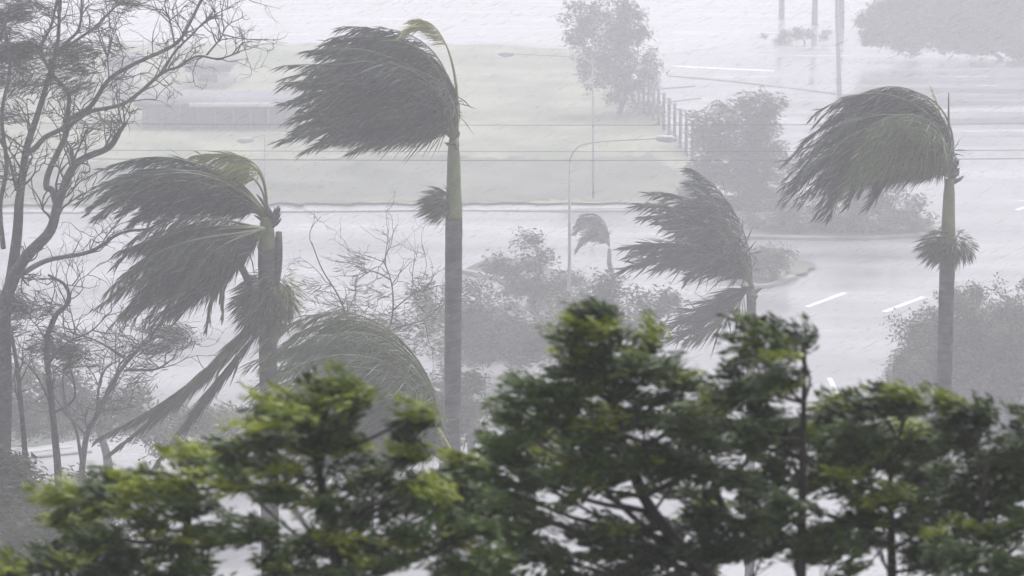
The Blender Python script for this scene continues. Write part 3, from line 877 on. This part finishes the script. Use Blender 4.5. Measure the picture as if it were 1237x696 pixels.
# buildings at the top left, built in mesh with roof, windows and doors
def house(label, u0, u1, vb, vt, wallm, depth=5, nwin=3, roofh=.9, name="house"):
    A, B = G(u0, vb), G(u1, vb)
    Dh = A[1]
    wdt = B[0] - A[0]
    h = (vb - vt) / ppm(Dh)
    o0 = np.array(((A[0] + B[0]) / 2, Dh + depth / 2, 0))
    t = thing(name, label, "building", tuple(o0))
    g = Geo(); g.box((0, 0, h / 2), (wdt, depth, h)); g.build("wall", wallm, t)
    g = Geo()
    x, y = wdt / 2 + .3, depth / 2 + .4
    g.add([(-x, -y, h), (x, -y, h), (x, y, h), (-x, y, h), (-x, 0, h + roofh), (x, 0, h + roofh), (-x, -y, h - .12), (x, -y, h - .12)],
          [(0, 1, 5, 4), (2, 3, 4, 5), (6, 7, 1, 0), (0, 3, 2, 1)], [(1, 2, 5), (3, 0, 4)])
    g.build("roof", M['roof'], t)
    for k in range(nwin):
        cx = -wdt / 2 + wdt * (k + .5) / nwin
        g = Geo(); g.box((cx, -depth / 2 - .02, h * .55), (wdt / nwin * .6, .08, h * .42)); f = g.build("window", M['whitepaint'], t)
        g = Geo(); g.box((cx, -depth / 2 - .06, h * .55), (wdt / nwin * .5, .04, h * .34)); g.build("pane", M['glass'], f)
    return t
house("small white house with dark windows beyond the lawn at the top left", 231, 274, 108, 84, M['wall'], 5, 1, .35)
house("narrow white building seen through the bare branches at the top left", 131, 156, 122, 78, M['wall'], 5, 1, .4)
# long low shelter with bright white edge
A, B = G(165, 160), G(352, 160)
wd = B[0] - A[0]
o0 = np.array(((A[0] + B[0]) / 2, A[1] + 2.5, 0))
t = thing("shelter", "long low grey shelter with a bright white roof edge across the lawn", "shelter", tuple(o0))
g = Geo(); g.box((0, 1.2, .62), (wd, 2.4, 1.24)); g.build("wall", M['greywall'], t)
g = Geo(); g.box((0, .6, 1.42), (wd + .4, 5.2, .14)); g.build("roof", M['roof'], t)
g = Geo(); g.box((wd * .17, -2.05, 1.42), (wd * .66, .06, .24)); g.build("fascia", M['whitepaint'], t)
for k in range(9):
    g = Geo(); g.box((-wd / 2 + .3 + (wd - .6) * k / 8, -1.8, .67), (.14, .14, 1.34)); g.build("post", M['greywall'], t)
# open metal frame by the bare branches
o0 = G(165, 118)
t = thing("goal_frame", "thin open metal frame standing behind the bare branches at the top left", "frame", tuple(o0))
Dg = o0[1]
for (p, q) in (((133, 118), (133, 50)), ((173, 75), (173, 47)), ((133, 50), (173, 50)), ((160, 117), (197, 117)), ((197, 122), (197, 96))):
    g = Geo(); g.tube(local([P(*p, Dg), P(*q, Dg)], o0), .035, 5); g.build("bar", M['steel'], t)

# ------------------------------------------------------------------ foreground trees, close to the camera
HILL_Z = 14.2
DENS = 0.74
def near_tree(label, D0, base_u, top, blobs, per, yellow=0.0, lean=0.0, n=80, leaf=(.12, .032), trunk_r=.10, group="wind-blown trees in the foreground", limbs=()):
    D = D0 * 0.235
    K = D / 27.0
    leaf = (leaf[0] * K, leaf[1] * K); trunk_r *= K
    bx = P(base_u, 696, D)[0]
    org = np.array((bx, D, HILL_Z - 0.1))
    t = thing("near_tree", label, "tree", tuple(org), group)
    tp = P(*top, D)
    low = np.array((bx, D, P(base_u, 696, D)[2] - .5 * K))
    path = np.vstack([spline([org, (org + low) / 2 + (.2 * K, 0, 0), low], 8)[:-1], spline([low, (low + tp) / 2 + (lean * K, 0, 0), tp], 16)])
    g = Geo(); g.tube(local(path, org), np.interp(np.arange(len(path)), [0, 7, len(path) - 1], [trunk_r * 2, trunk_r, trunk_r * .3]), 8)
    g.build("trunk", M['darkbark'], t, smooth=True)
    up = path[7:]
    for lp, w0, w1 in limbs:
        g = Geo(); q = spline([P(a_, b_, D + random.uniform(-.3, .3) * K) for a_, b_ in lp], len(lp) * 6)
        g.tube(local(q, org), np.linspace(w0, w1, len(q)) / ppm(D) / 2, 7)
        g.build("limb", M['darkbark'], t, smooth=True)
    gd, gy = Geo(), Geo()
    vtop_ = min(b_[1] for b_ in blobs)
    for bl in blobs:
        u, v, ru, rv = bl[:4]
        ru *= .84; rv *= .84
        dd = (bl[4] if len(bl) > 4 else random.uniform(-.7, .7)) * K
        yl = bl[5] if len(bl) > 5 else yellow
        c = P(u, v, D + dd)
        i = int(np.argmin(np.abs(up[:, 2] - (c[2] - .55 * K)))); i = max(0, min(i, len(up) - 2))
        a = up[i]
        L = np.linalg.norm(c - a)
        m1 = a + (c - a) * .5 + RNG.normal(size=3) * .08 * K + (0, 0, -.1 * L)
        pp = spline([a, m1, c], 10)
        g = Geo(); r0 = min(.045 * K, .012 * K + .016 * L)
        g.tube(local(pp, org), np.linspace(r0, .008 * K, 10), 5)
        s = 1 / ppm(D)
        for _ in range(6):
            k0 = random.randint(4, 9)
            e = c + np.clip(RNG.normal(size=3), -1.3, 1.3) * (ru * s * .55, ru * s * .4, rv * s * .5)
            g.tube(local(spline([pp[k0], (pp[k0] + e) / 2 + (0, 0, -.02 * K), e], 5), org), np.linspace(.008 * K, .003 * K, 5), 4)
        g.build("branch", M['darkbark'], t, smooth=True)
        pts = blob_points([(u, v, ru, rv, dd)], per * DENS * (1.0 if v < 590 else 0.85), D, .8)
        ny = RNG.random(len(pts)) < yl * np.clip(.5 + (pts[:, 2] - c[2]) / (rv * s), .05, 1.6) * (1.5 - 1.1 * min(1, (v - vtop_) / 170))  # yellow leaf colour, thickest towards crown tops, also paints in their bright highlights
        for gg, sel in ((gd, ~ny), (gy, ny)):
            if sel.any():
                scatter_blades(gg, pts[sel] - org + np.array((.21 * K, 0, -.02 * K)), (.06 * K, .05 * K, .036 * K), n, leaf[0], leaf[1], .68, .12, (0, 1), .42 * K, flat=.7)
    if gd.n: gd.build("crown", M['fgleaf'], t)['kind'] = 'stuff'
    if gy.n: gy.build("yellow_highlight_leaves", M['fgyellow'], t)['kind'] = 'stuff'
    return t

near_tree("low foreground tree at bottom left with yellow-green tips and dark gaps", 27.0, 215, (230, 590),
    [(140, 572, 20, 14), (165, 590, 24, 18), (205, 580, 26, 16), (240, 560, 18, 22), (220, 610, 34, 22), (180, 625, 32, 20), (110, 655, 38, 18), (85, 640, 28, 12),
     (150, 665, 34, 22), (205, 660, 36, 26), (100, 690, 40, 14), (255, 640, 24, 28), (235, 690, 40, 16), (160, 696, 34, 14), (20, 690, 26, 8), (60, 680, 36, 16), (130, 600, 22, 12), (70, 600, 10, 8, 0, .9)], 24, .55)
near_tree("foreground tree left of centre with a bright yellow-green rounded top", 26.0, 420, (375, 520),
    [(358, 488, 26, 20, 0, .9), (400, 478, 30, 22, 0, .9), (425, 480, 18, 24, 0, .8), (330, 510, 34, 24), (390, 520, 44, 26, 0, .7), (300, 540, 34, 24), (345, 555, 38, 26, 0, .5), (420, 545, 34, 16, 0, .95),
     (290, 585, 34, 26), (350, 600, 34, 22), (400, 590, 28, 22), (455, 575, 26, 18), (300, 640, 30, 26), (345, 650, 30, 24), (440, 620, 34, 28), (480, 600, 32, 22), (500, 500, 12, 10, 0, .8), (498, 548, 12, 10, 0, .95),
     (395, 655, 34, 26, 0, .6), (445, 670, 36, 26, 0, .5), (510, 580, 26, 14), (530, 610, 30, 22), (560, 600, 28, 16), (540, 640, 36, 22), (580, 640, 26, 24), (495, 660, 34, 26), (330, 690, 40, 16), (410, 696, 40, 14), (550, 680, 34, 14), (590, 680, 22, 16), (560, 560, 26, 9)], 21, .5)
near_tree("largest foreground tree in the centre, its crown rising to a narrow wind-bent point", 28.0, 905, (735, 470),
    [(722, 384, 22, 14, 0, .7), (735, 392, 18, 16, 0, .4), (695, 402, 22, 12, 0, .6), (712, 425, 32, 20, 0, .5), (770, 420, 20, 18), (690, 440, 26, 16, 0, .5), (750, 450, 40, 24, 0, .45), (790, 440, 30, 22),
     (820, 465, 34, 24), (640, 485, 34, 26), (690, 480, 40, 26), (615, 510, 28, 24), (650, 530, 42, 28), (720, 520, 46, 30), (780, 500, 44, 30), (830, 510, 40, 26), (605, 555, 24, 28), (640, 575, 40, 26),
     (700, 570, 44, 28), (760, 560, 44, 30), (820, 560, 42, 32), (860, 560, 30, 28), (615, 600, 22, 14), (840, 610, 34, 24), (640, 622, 14, 10), (660, 670, 40, 16), (720, 665, 36, 16), (780, 670, 34, 22),
     (870, 650, 36, 34), (830, 690, 30, 16), (925, 660, 26, 30), (610, 660, 16, 20), (590, 600, 22, 18), (575, 575, 16, 12), (870, 520, 26, 22), (870, 480, 18, 12), (690, 690, 40, 14), (630, 640, 20, 20), (850, 645, 26, 26), (800, 650, 22, 18), (740, 640, 18, 10), (600, 690, 26, 14), (760, 692, 34, 12)], 22, .26, trunk_r=.10, lean=-.35, limbs=[([(840, 720), (800, 660), (755, 615), (725, 585), (700, 540)], 10, 4), ([(905, 680), (868, 600), (850, 540), (800, 480)], 12, 4), ([(850, 600), (900, 560), (925, 500)], 9, 4)])
near_tree("upright foreground tree right of centre with a flat-topped leafy column", 27.0, 968, (972, 420),
    [(930, 402, 32, 18, 0, .2), (955, 415, 20, 22), (905, 425, 26, 20), (940, 445, 34, 22), (895, 465, 28, 24), (925, 490, 34, 22), (950, 520, 24, 26), (905, 530, 24, 16), (930, 565, 30, 22), (900, 590, 22, 18), (945, 610, 22, 22), (985, 640, 30, 34, 0, .1), (1010, 665, 34, 28, 0, .1), (920, 620, 20, 16)], 23, .16, trunk_r=.07)
near_tree("spreading dark foreground tree at right with a forked trunk and white gaps below", 28.0, 1080, (1075, 540),
    [(1000, 505, 24, 18), (1025, 495, 22, 18), (1055, 485, 34, 14), (1095, 490, 30, 16), (1040, 520, 44, 24), (1095, 525, 44, 26, 0, .35), (1000, 545, 34, 22), (1050, 560, 46, 22), (1110, 560, 44, 24), (1015, 580, 34, 16),
     (1060, 600, 30, 16), (1110, 600, 36, 22), (1050, 640, 16, 12), (1125, 640, 34, 22), (1110, 680, 34, 18), (1035, 625, 20, 14), (985, 520, 18, 16), (990, 570, 18, 14), (1135, 530, 24, 22)], 22, .2, trunk_r=.07)
near_tree("foreground tree at the right edge with thin crooked stems and patchy leaves", 26.5, 1175, (1190, 560),
    [(1150, 500, 24, 20), (1180, 500, 20, 18), (1165, 530, 34, 20), (1215, 540, 26, 22), (1240, 520, 24, 20), (1190, 560, 34, 24), (1235, 570, 30, 28), (1150, 575, 26, 22), (1210, 600, 36, 22), (1160, 615, 28, 20),
     (1240, 625, 20, 28, 0, .3), (1195, 645, 32, 18), (1160, 665, 26, 16), (1225, 675, 30, 22), (1190, 692, 30, 10)], 20, .16, trunk_r=.06)

# ------------------------------------------------------------------ haze
me = bpy.data.meshes.new("haze")
hx0, hx1, hy0, hy1, hz0, hz1 = -710, 710, -70, 1010, -1.0, 24.0
V = [(x, y, z) for x in (hx0, hx1) for y in (hy0, hy1) for z in (hz0, hz1)]
me.from_pydata(V, [], [(0, 1, 3, 2), (4, 6, 7, 5), (0, 4, 5, 1), (2, 3, 7, 6), (0, 2, 6, 4), (1, 5, 7, 3)])
hm = bpy.data.materials.new("rain_haze")
hm.use_nodes = True
hn = hm.node_tree
hn.nodes.clear()
ho = hn.nodes.new("ShaderNodeOutputMaterial")
pv = hn.nodes.new("ShaderNodeVolumePrincipled")
pv.inputs['Color'].default_value = (*HAZE_COLOR, 1)
pv.inputs['Density'].default_value = HAZE_DENSITY
pv.inputs['Anisotropy'].default_value = 0.0
hn.links.new(pv.outputs[0], ho.inputs['Volume'])
me.materials.append(hm)
hz = bpy.data.objects.new("haze", me)
link(hz)
tag(hz, "pale driving rain haze hanging over the whole place", "haze", kind='stuff')

# ------------------------------------------------------------------ driving rain between the camera and the palms
rm = bpy.data.materials.new("rain_water")
rm.use_nodes = True
rn = rm.node_tree
rb = rn.nodes["Principled BSDF"]
rb.inputs['Base Color'].default_value = (0.8, 0.8, 0.82, 1)
rb.inputs['Roughness'].default_value = 0.3
tp_ = rn.nodes.new("ShaderNodeBsdfTransparent")
ms_ = rn.nodes.new("ShaderNodeMixShader")
ms_.inputs[0].default_value = 0.45
rn.links.new(tp_.outputs[0], ms_.inputs[1]); rn.links.new(rb.outputs[0], ms_.inputs[2])
rn.links.new(ms_.outputs[0], rn.nodes["Material Output"].inputs['Surface'])
NR = 130000
ry = 9 + (RNG.random(NR) ** 0.7) * 60
rx = RNG.uniform(-1, 1, NR) * (3 + ry * .26)
mid = CAM_H - ry * .209
rz = mid + RNG.uniform(-1, 1, NR) * (1.2 + ry * .15)
keep = (rz > 0.2) & (rz < 23.5)
pb = np.stack([rx, ry, rz], 1)[keep]
k = len(pb)
dd = unit(np.array((-1, 0, -.42)) + RNG.normal(size=(k, 3)) * .06)
sd_ = unit(np.cross(dd, np.tile((0, 1.0, 0), (k, 1))))
g = Geo()
g.blades(pb, dd, sd_, RNG.uniform(.03, .10, k), RNG.uniform(.0016, .0036, k), np.zeros((k, 3)), np.zeros(k))
ro = g.build("rain", rm)
tag(ro, "fine wind-driven rain filling the air in front of the palms", "rain", kind='stuff')
